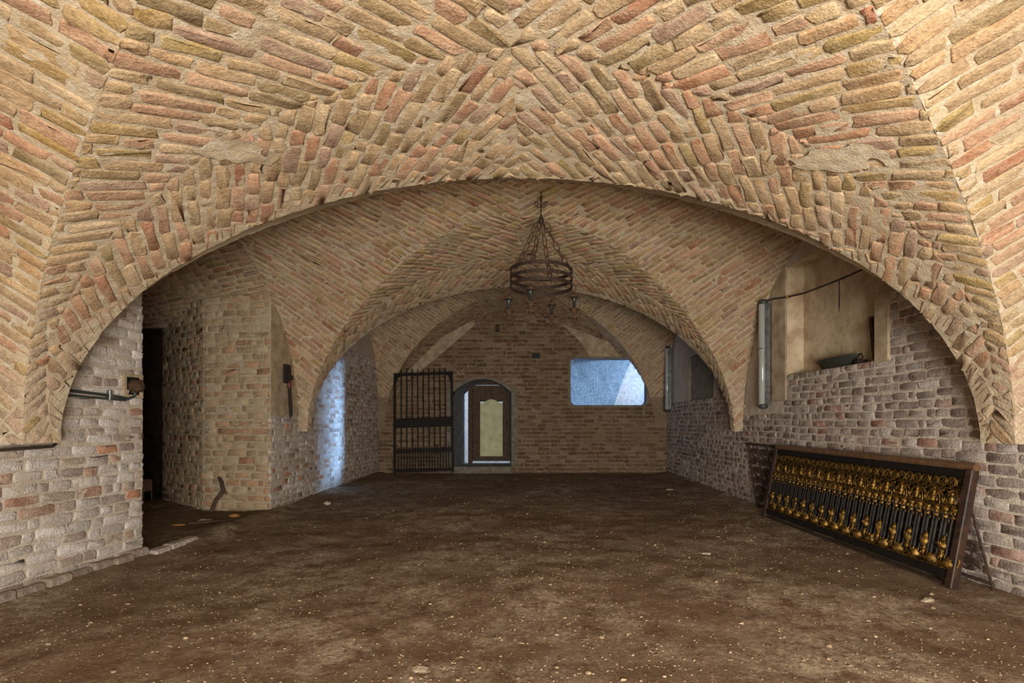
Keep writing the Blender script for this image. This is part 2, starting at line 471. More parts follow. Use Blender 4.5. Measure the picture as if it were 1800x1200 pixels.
def lay(S, inside, bounds, ang, ref, flip, pal, pitch=.084, L=(.19, .30), th=(.054, .074), proud=(-.0015, .0055), zone=None,
        wav=.012, colfun=None, jit=.006, gap=(.010, .024), tilt=.0025):
    """lay courses whose direction makes the angle ang with u; returns brick vertex blocks and colours"""
    u0, u1, v0, v1 = bounds
    ca, sa = math.cos(ang), math.sin(ang)
    cu, cv = (u0+u1)/2, (v0+v1)/2
    R = math.hypot(u1-u0, v1-v0)/2+.2
    C = []
    ns = rng.uniform(0, 99)
    for q in np.arange(-R, R, pitch):
        p = -R+rng.uniform(0, .3)
        while p < R:
            l = rng.uniform(*L)
            if rng.random() < .22: l *= .52
            g = rng.uniform(*gap)
            C.append((p+l/2, q+rng.normal(0, .003), l/2, rng.uniform(*th)/2))
            p += l+g
    C = np.array(C)
    w = wav*(np.sin(C[:, 0]*2.1+ns)+.6*np.sin(C[:, 0]*4.7+C[:, 1]*1.3+2*ns))
    q = C[:, 1]+w
    U = cu+C[:, 0]*ca-q*sa; V = cv+C[:, 0]*sa+q*ca
    full0 = inside if zone is None else (lambda a, b: inside(a, b) & zone(a, b))
    full = lambda a, b: full0(a, b) & (a > u0-.01) & (a < u1+.01) & (b > v0-.01) & (b < v1+.01)
    ok = full(U, V)
    for f in (-.62, .62, -.88, .88):
        o_ = f*C[:, 2]
        U2 = U+o_*ca; V2 = V+o_*sa
        m = ~ok & full(U2, V2)
        U = np.where(m, U2, U); V = np.where(m, V2, V)
        C[:, 2] = np.where(m, C[:, 2]*(1-abs(f)+.012), C[:, 2]); ok = ok | m
    C, U, V = C[ok], U[ok], V[ok]; n = len(C)
    if n == 0: return np.zeros((0, 30, 3)), np.zeros((0, 3))
    hl, hh = np.maximum(C[:, 2], .02), C[:, 3]
    cr = np.minimum(.02, hl*.3)*rng.uniform(.2, 1.0, n); cz = np.minimum(.016, hh*.5)*rng.uniform(.2, 1.0, n)
    z = np.zeros(n)
    A = np.stack([-hl+cr, z, hl-cr, hl, hl, hl-cr, z, -hl+cr, -hl, -hl], 1)
    B = np.stack([-hh, -hh, -hh, -hh+cz, hh-cz, hh, hh, hh, hh-cz, -hh+cz], 1)
    A = A+rng.normal(0, jit, A.shape); B = B+rng.normal(0, jit*.8, B.shape)
    tl = rng.normal(0, .025, n)[:, None]
    A, B = A-B*tl, B+A*tl
    def clip(A, B):
        uu = U[:, None]+A*ca-B*sa; vv = V[:, None]+A*sa+B*ca
        bad = ~full(uu, vv)
        lo = np.zeros(A.shape); hi = np.ones(A.shape)
        if bad.any():
            for _ in range(9):
                mid = (lo+hi)/2
                g = full(U[:, None]+(A*ca-B*sa)*mid, V[:, None]+(A*sa+B*ca)*mid)
                lo = np.where(g, mid, lo); hi = np.where(g, hi, mid)
            k = np.where(bad, lo*.985, 1.0)
            A, B = A*k, B*k
        return A, B
    A, B = clip(A, B)
    area2 = np.abs(np.sum(A*np.roll(B, -1, 1)-np.roll(A, -1, 1)*B, 1))/2
    good = area2 > .0007
    A, B, U, V, C = A[good], B[good], U[good], V[good], C[good]; n = len(C)
    pr = rng.uniform(*proud, n)[:, None]; ti = rng.normal(0, tilt, (n, 2))
    blocks = []
    for sc, o in ((1.0, -.03), (1.0, -.003), (None, 0.0)):
        if sc is None:
            a = A-np.sign(A)*np.minimum(.005, np.abs(A)*.3); b = B-np.sign(B)*np.minimum(.005, np.abs(B)*.3)
        else: a, b = A, B
        uu = U[:, None]+a*ca-b*sa; vv = V[:, None]+a*sa+b*ca
        P = S(uu, vv); N = normals(S, uu, vv, ref)*flip
        h = o+pr+(0 if o < -.02 else 1)*(a*8*ti[:, :1]+b*14*ti[:, 1:]+rng.normal(0, .0022, a.shape))
        blocks.append(P+N*h[..., None])
    P = np.concatenate(blocks, 1)
    col = pick(pal, n)
    if colfun is not None: col = colfun(P[:, 20:].mean(1), col)
    return P, col

def brick_mesh(name, P, col, mat, faces):
    n = len(P)
    me = bpy.data.meshes.new(name)
    V = P.reshape(-1, 3)
    f4 = np.array(faces); F = (f4[None]+(np.arange(n)*30)[:, None, None]).reshape(-1, 4)
    me.vertices.add(len(V)); me.vertices.foreach_set('co', V.astype(np.float32).ravel())
    me.loops.add(F.size); me.loops.foreach_set('vertex_index', F.astype(np.int32).ravel())
    me.polygons.add(len(F)); me.polygons.foreach_set('loop_start', np.arange(0, F.size, 4, dtype=np.int32))
    me.update(calc_edges=True)
    a = me.color_attributes.new('tint', 'FLOAT_COLOR', 'POINT')
    cc = np.ones((n, 30, 4), np.float32); cc[:, :, :3] = col[:, None, :]
    a.data.foreach_set('color', cc.ravel())
    me.materials.append(M[mat])
    return me

def place_bricks(parent, blocks, flips, mat, limit=300):
    """the bricks that show largest are parts of their own, the rest one part"""
    fa = BF; fb = [f[::-1] for f in BF]
    P = np.concatenate([b[0] for b in blocks]); col = np.concatenate([b[1] for b in blocks])
    fl = np.concatenate([np.full(len(b[0]), f) for b, f in zip(blocks, flips)])
    # same winding for all: mirror the vertex order where the surface runs the other way
    order = np.array([k*10+(-i) % 10 for k in range(3) for i in range(10)])
    P = np.where((fl < 0)[:, None, None], P[:, order], P)
    c = P[:, 20:].mean(1)-np.array([0, 0, CAMZ])
    d = np.linalg.norm(c, axis=1)
    px = 945+880*c[:, 0]/np.maximum(c[:, 1], .05); py = 740-880*c[:, 2]/np.maximum(c[:, 1], .05)
    vis = (c[:, 1] > .2) & (px > -10) & (px < 1810) & (py > -10) & (py < 1210)
    e1 = P[:, 23]-P[:, 29]; e2 = P[:, 26]-P[:, 21]
    nrm = np.cross(e1, e2); size = np.abs(np.sum(nrm*c, 1))/d**3*vis
    order2 = np.argsort(-size)
    big, rest = order2[:limit], order2[limit:]
    big = big[size[big] > 0]; 
    rest = np.setdiff1d(np.arange(len(P)), big)
    for i in big:
        o = bpy.data.objects.new('brick', brick_mesh('brick', P[i:i+1], col[i:i+1], mat, fa)); COL.objects.link(o); o.parent = parent
    if len(rest):
        o = bpy.data.objects.new('bricks', brick_mesh('bricks', P[rest], col[rest], mat, fa)); COL.objects.link(o); o.parent = parent
        o['kind'] = 'stuff'
    print('bricks', parent.name, len(P), len(big))

# ---- groin edges are ochre and olive, the haunches a little greyer
def groin_tint(bay):
    ol = np.array(srgb(172, 146, 44)[:3]); ol2 = np.array(srgb(206, 172, 112)[:3]); gr = np.array(srgb(186, 170, 158)[:3])
    def f(p, col):
        g = np.abs(barrel_z(p[:, 0], p[:, 1])-side_z(p[:, 1], bay))
        near = (g < .16)
        k = near & (rng.random(len(p)) < .16)
        col = np.where(k[:, None], col*.35+ol*.65, col)
        k = near & ~k & (rng.random(len(p)) < .45)
        col = np.where(k[:, None], col*.5+ol2*.5, col)
        lo = np.clip((2.0-p[:, 2])/1.0, 0, .6)[:, None]*(rng.random(len(p)) < .7)[:, None]
        return col*(1-lo)+gr*lo
    return f

AX = (-.2, 0, 1.3)
def ref_at(d): return (-.2, d, 1.2)

def build_bay(name, bay, d_lo, d_arch, nominal, res, amp, xpat, label, vis_lo, pitch=.084):
    """one groin-vaulted bay: barrel along the hall crossed by two side vaults, diagonal brickwork"""
    B = Barrel(bay, d_lo, d_arch, nominal)
    r = ref_at((d_lo+d_arch)/2)
    parts, blocks, flips = [], [], []
    g = grid_patch(B.S, B.inside, -B.smax, B.smax, d_lo, d_arch-.012, res, r, amp, -.004, bay*7)
    parts.append(g)
    dc = SIDE[bay][0]
    # line on which the brickwork changes direction: from the crown point to the far springers
    def dline(u):
        return xpat+(d_arch-.06-xpat)*(np.abs(u)/B.smax)**1.15
    def rag(u):
        k = np.floor(u/.09+.3*np.sin(u*7)).astype(np.int64)
        return d_arch+.004+(.01+.08*np.clip((np.abs(u)-.5)/.9, 0, 1))*_hash(k, k*3, k*7, bay)
    B2 = Barrel(bay, d_lo, d_arch+.3, nominal)
    def inb(u, v): return B2.inside(u, v) & (v < rag(u))
    for sg in (-1, 1):
        za = lambda u, v, sg=sg: (u*sg >= 0) & (v > dline(u)) 
        zb = lambda u, v, sg=sg: (u*sg >= 0) & (v <= dline(u)) & (v > max(dc-.3, vis_lo))
        bnd = (-.02, B.smax, max(d_lo, vis_lo), d_arch+.08) if sg > 0 else (-B.smax, .02, max(d_lo, vis_lo), d_arch+.08)
        f = g[2]
        blocks.append(lay(B.S, inb, bnd, math.radians(90-34*sg), r, f, PAL_V, zone=za, colfun=groin_tint(bay), pitch=pitch)); flips.append(f)
        blocks.append(lay(B.S, inb, bnd, math.radians(-44*sg), r, f, PAL_V, zone=zb, colfun=groin_tint(bay), pitch=pitch)); flips.append(f)
    for sg in (-1, 1):
        W = Side(bay, sg, d_lo, d_arch)
        u0, u1 = (-3.8, .1) if sg < 0 else (-.7, 3.4)
        g = grid_patch(W.S, W.inside, u0, u1, -W.tn[-1], W.tf[-1], res, r, amp, -.004, bay*7+3)
        parts.append(g); f = g[2]
        zf = lambda u, v: v > 0
        zn = lambda u, v: (v <= 0) & (W.S(u, v)[..., 1] > vis_lo)
        blocks.append(lay(W.S, W.inside, (u0, u1, 0, W.tf[-1]), math.radians(-46*sg), r, f, PAL_V, zone=zf, colfun=groin_tint(bay), pitch=pitch)); flips.append(f)
        blocks.append(lay(W.S, W.inside, (u0, u1, -W.tn[-1], 0), math.radians(46*sg), r, f, PAL_V, zone=zn, colfun=groin_tint(bay), pitch=pitch)); flips.append(f)
    o = patch_obj(name, parts, 'mortar_vault')
    tag(o, label, None, None, 'structure')
    place_bricks(o, blocks, flips, 'brick_vault')
    return o

build_bay('ceiling', 1, -2.6, D1, (3.2, 1.84), .018, .009, 2.26, 'pale brick groin vault of the nearest bay', .9)
build_bay('ceiling', 2, D1+.003, D2, (3.15, 2.3), .04, .009, 6.55, 'brick groin vault of the middle bay above the chandelier', 3.55)
build_bay('ceiling', 3, D2+.003, D3, (3.13, 2.7), .06, .008, 10.9, 'dim brick groin vault of the bay before the back wall', 7.55)

# end faces of the two transverse arches and loose mortar flaps on the nearest vault
for (da, k0, k1) in ((D1, 1, 2), (D2, 7, 8)):
    V, F = [], []
    for i in range(61):
        t = math.pi*i/60
        V.append((BC[k0]+(BA[k0]+.035)*math.cos(t), da-.01, SPR+(BB[k0]+.035)*math.sin(t))); V.append((BC[k1]+(BA[k1]+.1)*math.cos(t), da+.004, SPR+(BB[k1]+.1)*math.sin(t)))
    F = [(2*i, 2*i+1, 2*i+3, 2*i+2) for i in range(60)]
    obj('trim_2', (V, F), 'mortar_vault')['kind'] = 'structure'
cl1 = [o for o in bpy.data.objects if o.name == 'ceiling'][0]
B1_ = Barrel(1, -2.6, D1, (3.2, 1.84))
for (us, vd, ang, la, lb, sd) in ((-1.50, 2.72, .75, .22, .075, 1), (1.74, 2.66, -.62, .26, .10, 2)):
    def in_flap(u, v):
        a = (u-us)*math.cos(ang)+(v-vd)*math.sin(ang); b = -(u-us)*math.sin(ang)+(v-vd)*math.cos(ang)
        P = np.stack([u*1.0, v*1.0, 0*u+sd], -1)
        return (a/la)**2+(b/lb)**2 < 1+.9*vnoise(P, 9, 90)+.6*vnoise(P, 26, 93)
    gf = grid_patch(B1_.S, in_flap, us-.4, us+.4, vd-.4, vd+.4, .014, ref_at(2), .010, .020, 91)
    patch_obj('mortar_flap', [gf], 'mortar_vault', cl1)

# ------------------------------------------------------------------ walls
# left wall with the tall arched recess between d = 4.4 and 6.55
RC0, RC1 = 4.40, 6.55
def recess_top(d):
    u = (d-(RC0+RC1)/2)/((RC1-RC0)/2)
    return np.where(np.abs(u) < 1, 2.72+.72*np.sqrt(np.clip(1-u*u, 0, 1)), -1)
class Wall:
    def __init__(s, xf): s.xf = xf
    def S(s, u, v): return np.stack([s.xf(u)+0*v, u+0*v, v+0*u], -1)
WL = Wall(wall_l)
def in_left(u, v): return (v >= -.1) & (v <= np.minimum(vault_z(wall_l(u)+.02, u), 4.2)+.03) & (v > recess_top(u)) & (u <= D3) & (u > -2.6)
g = grid_patch(WL.S, in_left, -2.6, D3, -.1, 3.9, .035, (0, 5, 1.2), .010, -.005, 40)
wl = patch_obj('wall_left', [g], 'mortar_wall'); tag(wl, 'whitewashed brick wall on the left with a tall arched recess', kind='structure')
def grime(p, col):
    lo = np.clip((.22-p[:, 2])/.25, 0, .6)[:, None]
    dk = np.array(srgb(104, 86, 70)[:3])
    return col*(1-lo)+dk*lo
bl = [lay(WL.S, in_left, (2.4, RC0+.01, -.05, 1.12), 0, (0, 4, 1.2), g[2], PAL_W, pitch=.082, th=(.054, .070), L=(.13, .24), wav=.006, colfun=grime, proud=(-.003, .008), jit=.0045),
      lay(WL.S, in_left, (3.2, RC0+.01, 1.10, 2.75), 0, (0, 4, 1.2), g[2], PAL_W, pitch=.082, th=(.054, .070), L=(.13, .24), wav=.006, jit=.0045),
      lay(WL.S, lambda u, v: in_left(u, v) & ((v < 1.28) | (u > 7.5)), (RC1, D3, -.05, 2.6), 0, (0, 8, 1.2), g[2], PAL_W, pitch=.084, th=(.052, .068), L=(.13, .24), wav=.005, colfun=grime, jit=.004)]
place_bricks(wl, bl, [g[2]]*3, 'brick_wall')

def in_lband(u, v):
    return in_left(u, v) & (u > 5.2) & (u < 7.42) & (v > 1.30+.05*np.sin(u*9))
gb_ = grid_patch(WL.S, in_lband, 5.2, 7.45, 1.2, 3.8, .04, (0, 5, 1.2), .006, .012, 44)
patch_obj('plaster_band', [gb_], 'plaster', wl)
# right wall with the plastered niche
NI = (4.66, 6.14, 1.76, 3.08)      # d0, d1, z0, z1
PN = (8.55, 9.9, 1.60, 2.45)       # shallow plaster panel further back
WR = Wall(wall_r)
def in_right(u, v):
    n1 = (u > NI[0]) & (u < NI[1]) & (v > NI[2]) & (v < NI[3])
    n2 = (u > PN[0]) & (u < PN[1]) & (v > PN[2]) & (v < PN[3])
    return (v >= -.1) & (v <= np.minimum(vault_z(wall_r(u)-.02, u), 4.2)+.03) & (u <= D3) & (u > -2.6) & ~n1 & ~n2
def in_right_b(u, v):
    top = np.where(u < 4.55, 9.0, np.where(u < 6.2, 1.76, np.where(u < 7.3, 1.32, np.where(u < 8.4, 9, 1.6))))
    return in_right(u, v) & (v < top)
g = grid_patch(WR.S, in_right, -2.6, D3, -.1, 3.9, .035, (0, 5, 1.2), .009, -.005, 50)
wr = patch_obj('wall_right', [g], 'mortar_wall'); tag(wr, 'grey brick wall on the right with a plastered niche', kind='structure')
bl = [lay(WR.S, in_right_b, (2.6, D3, -.05, 2.9), 0, (0, 5, 1.2), g[2], PAL_R, pitch=.080, th=(.054, .068), L=(.12, .23), wav=.005, colfun=grime, gap=(.008, .016), jit=.004)]
place_bricks(wr, bl, [g[2]], 'brick_wall')

def niche(name, d0, d1, z0, z1, dep, mat, parent):
    xa, xb = float(wall_r(d0)), float(wall_r(d1))
    V = [(xa-.005, d0, z0), (xb-.005, d1, z0), (xb-.005, d1, z1), (xa-.005, d0, z1), (xa+dep, d0, z0), (xb+dep, d1, z0), (xb+dep, d1, z1), (xa+dep, d0, z1)]
    F = [(4, 5, 6, 7), (0, 1, 5, 4), (1, 2, 6, 5), (2, 3, 7, 6), (3, 0, 4, 7)]
    return obj(name, (V, F), mat, parent)
niche('niche_lining', *NI, .20, 'plaster_niche', wr)
niche('niche_lining', *PN, .05, 'plaster_grey', wr)
# plaster margin left of the niche
def strip(name, xf, d0, d1, z0, z1, t, mat, parent, sg):
    x0, x1 = float(xf(d0)), float(xf(d1)); s = -t if sg > 0 else t
    V = [(x0, d0, z0), (x1, d1, z0), (x1, d1, z1), (x0, d0, z1), (x0+s, d0+.02, z0+.02), (x1+s, d1-.02, z0+.02), (x1+s, d1-.02, z1), (x0+s, d0+.02, z1)]
    return obj(name, (V, [(4, 5, 6, 7), (0, 1, 5, 4), (1, 2, 6, 5), (2, 3, 7, 6), (3, 0, 4, 7)]), mat, parent)
strip('plaster_margin', wall_r, 4.46, 4.655, 1.74, 2.9, .018, 'plaster', wr, 1)
strip('plaster_margin', wall_r, 6.145, 6.5, 1.45, 3.1, .016, 'plaster', wr, 1)

# back wall with doorway and window
DX0, DX1, DZ0, DZ1, DZT = -1.95, -.60, .16, 1.86, 2.17
WX0, WX1, WZ0, WZ1, WRAD = .76, 2.50, 1.57, 2.63, .12
def door_top(x):
    u = (x-(DX0+DX1)/2)/((DX1-DX0)/2)
    return DZ1+(DZT-DZ1)*np.clip(1-u*u, 0, 1)
def in_door(u, v): return (u > DX0) & (u < DX1) & (v > DZ0) & (v < door_top(u))
def in_win(u, v):
    cx = np.clip(u, WX0+WRAD, WX1-WRAD); cz = np.clip(v, WZ0+WRAD, WZ1-WRAD)
    return (u-cx)**2+(v-cz)**2 < WRAD**2
def back_S(u, v): return np.stack([u+0*v, D3+0*u+0*v, v+0*u], -1)
def in_back(u, v): return (v >= -.1) & (v <= 3.9) & ~in_door(u, v) & ~in_win(u, v)
g = grid_patch(back_S, in_back, -3.72, 3.02, -.1, 3.9, .035, (0, 5, 1.2), .007, -.004, 60)
wb = patch_obj('wall_back', [g], 'mortar_back'); tag(wb, 'brown brick back wall with the arched doorway and the window', kind='structure')
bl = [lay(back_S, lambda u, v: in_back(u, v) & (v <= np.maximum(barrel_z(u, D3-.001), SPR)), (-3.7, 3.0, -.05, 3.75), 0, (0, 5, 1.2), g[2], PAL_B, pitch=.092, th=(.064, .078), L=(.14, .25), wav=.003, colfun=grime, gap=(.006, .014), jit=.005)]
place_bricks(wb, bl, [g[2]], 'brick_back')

# ------------------------------------------------------------------ floor
def floor_S(u, v):
    P = np.stack([u+0*v, v+0*u, 0*u+0*v], -1)
    h = .018*vnoise(P, 1.1, 5)+.010*vnoise(P, 4, 6)+.005*vnoise(P, 14, 7)
    edge = np.minimum(np.abs(u-wall_l(v)), np.abs(u-wall_r(v)))
    h = h+.05*np.clip(1-edge/.45, 0, 1)**2
    P[..., 2] = h
    return P
def fz(x, y): return float(floor_S(np.array([x*1.0]), np.array([y*1.0]))[0, 2])
g = grid_patch(floor_S, lambda u, v: u < 9e9, -7.4, 3.7, -2.7, 11.7, .045, (0, 5, 3), 0, 0)
fl = patch_obj('floor', [g], 'floor'); tag(fl, 'trodden earth floor scattered with pale rubble', kind='structure')

# ------------------------------------------------------------------ recess on the left
RP = [(-3.49, 6.55), (-4.5, 6.75), (-5.74, 7.66)]
def poly_S(pts):
    pts = np.array(pts); L = np.concatenate([[0], np.cumsum(np.linalg.norm(np.diff(pts, axis=0), axis=1))])
    return (lambda u, v: np.stack([np.interp(u, L, pts[:, 0])+0*v, np.interp(u, L, pts[:, 1])+0*v, v+0*u], -1)), L
rS, rL = poly_S(RP)
def in_rec(u, v): return (u >= 0) & (u <= rL[-1]) & (v >= -.1) & (v <= 2.86)
g = grid_patch(rS, in_rec, 0, rL[-1], -.1, 2.9, .05, (-4.2, 5, 1.2), .010, -.004, 70)
rec = patch_obj('wall_recess', [g], 'mortar_vault'); tag(rec, 'pale brick pier inside the left recess', kind='structure')
rb = []
for a, b in ((0, rL[1]), (rL[1], rL[2])):
    rb.append(lay(rS, lambda u, v, a=a, b=b: in_rec(u, v) & (u > a+.01) & (u < b-.01), (a, b, -.02, 2.86), 0, (-4.2, 5, 1.2), g[2], PAL_N, pitch=.098, th=(.068, .084), L=(.16, .28), wav=.003))
place_bricks(rec, rb, [g[2]]*2, 'brick_vault')
# arched brick soffit of the recess
def sof_S(u, v):        # u = x (towards the wall plane), v in -1..1 across
    t = np.clip((-3.47-u)/3.3, 0, 1)
    dc = 5.475+.5*t; a = 1.08+.75*t; z0 = 2.74-.22*t; rise = .72-.1*t
    an = np.clip(v, -1.6, 1.6)/1.6*math.pi/2
    return np.stack([u+0*v, dc+a*np.sin(an), z0+rise*np.cos(an)], -1)
def in_sof(u, v): return (u >= -6.8) & (u <= -3.47) & (np.abs(v) <= 1.6)
g = grid_patch(sof_S, in_sof, -6.8, -3.47, -1.6, 1.6, .05, (-4.5, 5.5, 1.2), .008, -.008, 75)
sof = patch_obj('ceiling', [g], 'mortar_vault'); tag(sof, 'low brick soffit of the left recess', kind='structure')
place_bricks(sof, [lay(sof_S, in_sof, (-6.8, -3.47, .2, 1.6), 0, (-4.5, 5.5, 1.2), g[2], PAL_V, pitch=.085)], [g[2]], 'brick_vault')
# far end of the recess: brick lintel wall with a dark doorway, passage behind
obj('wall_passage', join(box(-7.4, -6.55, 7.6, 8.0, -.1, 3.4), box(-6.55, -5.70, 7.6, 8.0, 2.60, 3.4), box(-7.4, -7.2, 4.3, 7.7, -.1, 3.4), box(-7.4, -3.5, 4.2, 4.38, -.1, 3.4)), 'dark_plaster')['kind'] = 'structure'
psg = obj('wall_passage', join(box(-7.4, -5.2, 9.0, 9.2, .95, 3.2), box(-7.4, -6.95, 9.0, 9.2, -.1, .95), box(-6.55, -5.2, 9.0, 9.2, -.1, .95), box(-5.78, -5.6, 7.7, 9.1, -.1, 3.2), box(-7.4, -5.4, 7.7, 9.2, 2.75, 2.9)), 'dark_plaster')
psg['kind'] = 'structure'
lint = empty('brick_lintel', (-6.1, 7.58, 2.6)); tag(lint, 'pink brick lintel over the dark passage in the left recess', 'lintel')
for r in range(3):
    for k in range(5):
        obj('brick', box(-.42+k*.19+(r % 2)*.06, -.25+k*.19+(r % 2)*.06, -.04, .08, .01+r*.09, .085+r*.09, .008), M['brick_wall'], lint)
for ch in lint.children:
    a = ch.data.color_attributes.new('tint', 'FLOAT_COLOR', 'POINT')
    c = pick(PAL_N, 1)[0]*np.array([1.05, .86, .8])
    a.data.foreach_set('color', list((*c, 1))*len(ch.data.vertices))
def tinted(o, c):
    a = o.data.color_attributes.new('tint', 'FLOAT_COLOR', 'POINT')
    a.data.foreach_set('color', list(c[:3])*0 or [x for _ in o.data.vertices for x in (c[0], c[1], c[2], 1)])
    return o
st = empty('brick_steps', (-5.95, 7.3, 0)); tag(st, 'worn reddish brick steps up to the dark passage', 'steps')
for k in range(2):
    tinted(obj('step', box(-.55, .13, -.12+k*.20, .26+k*.02, 0, .17+k*.16, .02), 'brick_wall', st), srgb(150, 96, 72))

# unseen outer shell, added so that no stray daylight enters
sh = obj('blackout_shell', join(box(-8, 4.4, -3.2, 11.55, 4.45, 4.6), box(-8.1, -8, -3.2, 9.6, -.3, 4.6), box(4.3, 4.4, -3.2, 11.55, -.3, 4.6),
                           box(-8, -3.9, 9.5, 9.6, -.3, 4.6), box(-8, -.5, -2.4, -2.0, -.3, 4.6), box(1.9, 4.4, -2.4, -2.0, -.3, 4.6), box(-.5, 1.9, -2.4, -2.0, 1.6, 4.6),
                           box(-3.9, 3.4, 11.56, 11.62, 3.3, 4.6), box(-4.2, -3.9, 9.6, 11.6, -.3, 4.6), box(2.985, 4.4, 11.53, 11.62, -.3, 4.6), box(-4.3, -3.70, 11.53, 11.62, -.3, 4.6)), 'dark_plaster')
tag(sh, kind='structure')
obj('trim_1', join(box(-8, 3.4, -2.7, 11.7, -.32, -.2)), 'dark_plaster')['kind'] = 'structure'

# ------------------------------------------------------------------ doorway in the back wall
def loop_door(inset, n=14):
    x0, x1 = DX0+inset, DX1-inset
    P = [(x0, DZ0), (x1, DZ0)]
    for i in range(n+1):
        x = x1+(x0-x1)*i/n
        u = (x-(x0+x1)/2)/((x1-x0)/2)
        P.append((x, DZ1-inset*.3+(DZT-DZ1)*(1-u*u)))
    return P
def loft(l0, y0, l1, y1, closed=True):
    n = len(l0); V = [(x, y0, z) for x, z in l0]+[(x, y1, z) for x, z in l1]
    return V, [(i, (i+1) % n, n+(i+1) % n, n+i) for i in range(n)]
l0, l1 = loop_door(0), loop_door(.0)
l1 = [(-1.80+(x-DX0)*((-.68+1.80)/(DX1-DX0)), z) for x, z in l0]
dr = obj('door_1', loft(l0, D3-.01, l1, 12.35), 'plaster_blue'); tag(dr, 'arched doorway with pale blue-grey reveals in the back wall', kind='structure')
# plaster band around the doorway
lo = [(x, z) for x, z in loop_door(-.14)]
n = len(lo); lo[0] = (lo[0][0], DZ0); lo[1] = (lo[1][0], DZ0)
V = [(x, D3-.022, z) for x, z in l0]+[(x, D3-.018, z) for x, z in lo]+[(x, D3+.01, z) for x, z in lo]+[(x, D3+.02, z) for x, z in l0]
F = []
for k in range(3):
    for i in range(1, n):
        j = (i+1) % n
        F.append((k*n+i, k*n+j, k*n+n+j, k*n+n+i))
obj('plaster_band', (V, F), 'plaster_grey', dr)
obj('threshold', box(DX0, DX1, D3-.10, 12.5, 0, DZ0+.005, .015), 'plaster_grey', dr)
# door leaf
leaf = empty('door_leaf', (-1.60, 12.30, .22)); tag(leaf, 'brown wooden door with a pale green panel standing ajar in the doorway', 'door')
obj('frame_board', join(box(0, .19, 0, .05, 0, 1.86, .006), box(.74, .92, 0, .05, 0, 1.86, .006), box(.19, .74, 0, .05, 0, .12, .006), box(.19, .74, .0, .05, 1.46, 1.86, .006)), 'door_wood', leaf)
obj('door_frame', join(box(-.105, -.004, -.02, .06, -.05, 1.95, .005), prism([(-.24, 1.87), (1.0, 1.87), (1.0, 1.98), (.7, 2.08), (.35, 2.12), (0, 2.08), (-.24, 1.98)], -.01, .05)), 'door_wood', leaf)
pp = [(.19, .12), (.74, .12), (.74, 1.42), (.65, 1.44), (.55, 1.50), (.465, 1.52), (.38, 1.50), (.28, 1.44), (.19, 1.42)]
obj('panel', prism(pp, -.012, .02), 'door_panel', leaf)
obj('door_handle', tube([(.86, -.005, .9), (.86, -.05, .9), (.86, -.05, 1.0)], .011, 6), 'iron', leaf)
# outside yard seen through the gaps
obj('yard_wall', box(-3.2, .6, 14.2, 14.4, -.1, 3.4), 'plaster_white')['kind'] = 'structure'
obj('yard_ground', box(-3.6, 6.5, 11.65, 16, -.3, .02), 'plaster_grey')['kind'] = 'structure'

# ------------------------------------------------------------------ window in the back wall
def loop_win(e=0.0, n=6):
    P = []
    for cx, cz, a0 in ((WX1-WRAD, WZ1-WRAD, 0), (WX0+WRAD, WZ1-WRAD, 90), (WX0+WRAD, WZ0+WRAD, 180), (WX1-WRAD, WZ0+WRAD, 270)):
        for i in range(n+1):
            a = math.radians(a0+90*i/n)
            P.append((cx+(WRAD+e)*math.cos(a), cz+(WRAD+e)*math.sin(a)))
    return P
w0 = loop_win()
wn = obj('window_1', loft(w0, D3-.02, w0, 11.75), 'plaster_blue'); tag(wn, 'rounded rectangular window opening high in the back wall', kind='structure')
w1 = loop_win(.05); n = len(w0)
V = [(x, D3-.02, z) for x, z in w0]+[(x, D3-.012, z) for x, z in w1]+[(x, D3+.02, z) for x, z in w1]
obj('plaster_edge', (V, [(k*n+i, k*n+(i+1) % n, k*n+n+(i+1) % n, k*n+n+i) for k in (0, 1) for i in range(n)]), 'plaster_grey', wn)
# rough plaster flank of the window shaft, curving over to the right
V, F = [], []
nu, nv = 16, 40
for i in range(nu):
    for j in range(nv):
        t = i/(nu-1); s = j/(nv-1)
        z = 1.3+s*1.75
        x = .62+t*(1.28+.62*s**1.2)
        y = 11.72+t*1.25-.25*s*t
        p = np.array([[x, y, z]])
        q = .012*float(vnoise(p, 5, 3)[0])+.012*float(vnoise(p, 14, 4)[0])
        V.append((x+q*.4, y-q, z))
for i in range(nu-1):
    for j in range(nv-1):
        a = i*nv+j; F.append((a, a+nv, a+nv+1, a+1))
sf = obj('wall_shaft', mesh('wall_shaft', (V, F), True), 'plaster_rough'); tag(sf, 'rough plastered flank of the window shaft', kind='structure')
obj('wall_shaft', box(.5, 4.9, 13.9, 14.1, 0, 3.2), 'plaster_white')['kind'] = 'structure'
obj('wall_shaft', box(3.6, 3.85, 11.63, 12.88, 0, 4.2), 'plaster_white')['kind'] = 'structure'  # unseen pier, added to narrow the daylight beam on the left wall
obj('wall_shaft', box(.5, 2.9, 11.65, 12.4, 2.72, 2.85), 'plaster_grey')['kind'] = 'structure'
# plaster slabs left on the back wall
def slab(name, pts, t=.02, mat='plaster'):
    return obj(name, prism(pts, D3-t-.008, D3+.01), mat, wb)
slab('plaster_slab', [(-3.02, 2.30), (-2.72, 2.30), (-1.42, 3.42), (-1.50, 3.50), (-2.2, 3.12)])
slab('plaster_slab', [(.55, 3.42), (.95, 3.05), (1.2, 2.68), (1.9, 2.68), (1.62, 3.02)])
obj('putlog_hole', box(-.13, .06, D3-.013, D3+.005, 2.64, 2.76), 'black', wb)
obj('putlog_hole', box(-.97, -.87, D3-.013, D3+.005, 3.25, 3.42), 'dark_plaster', wb)

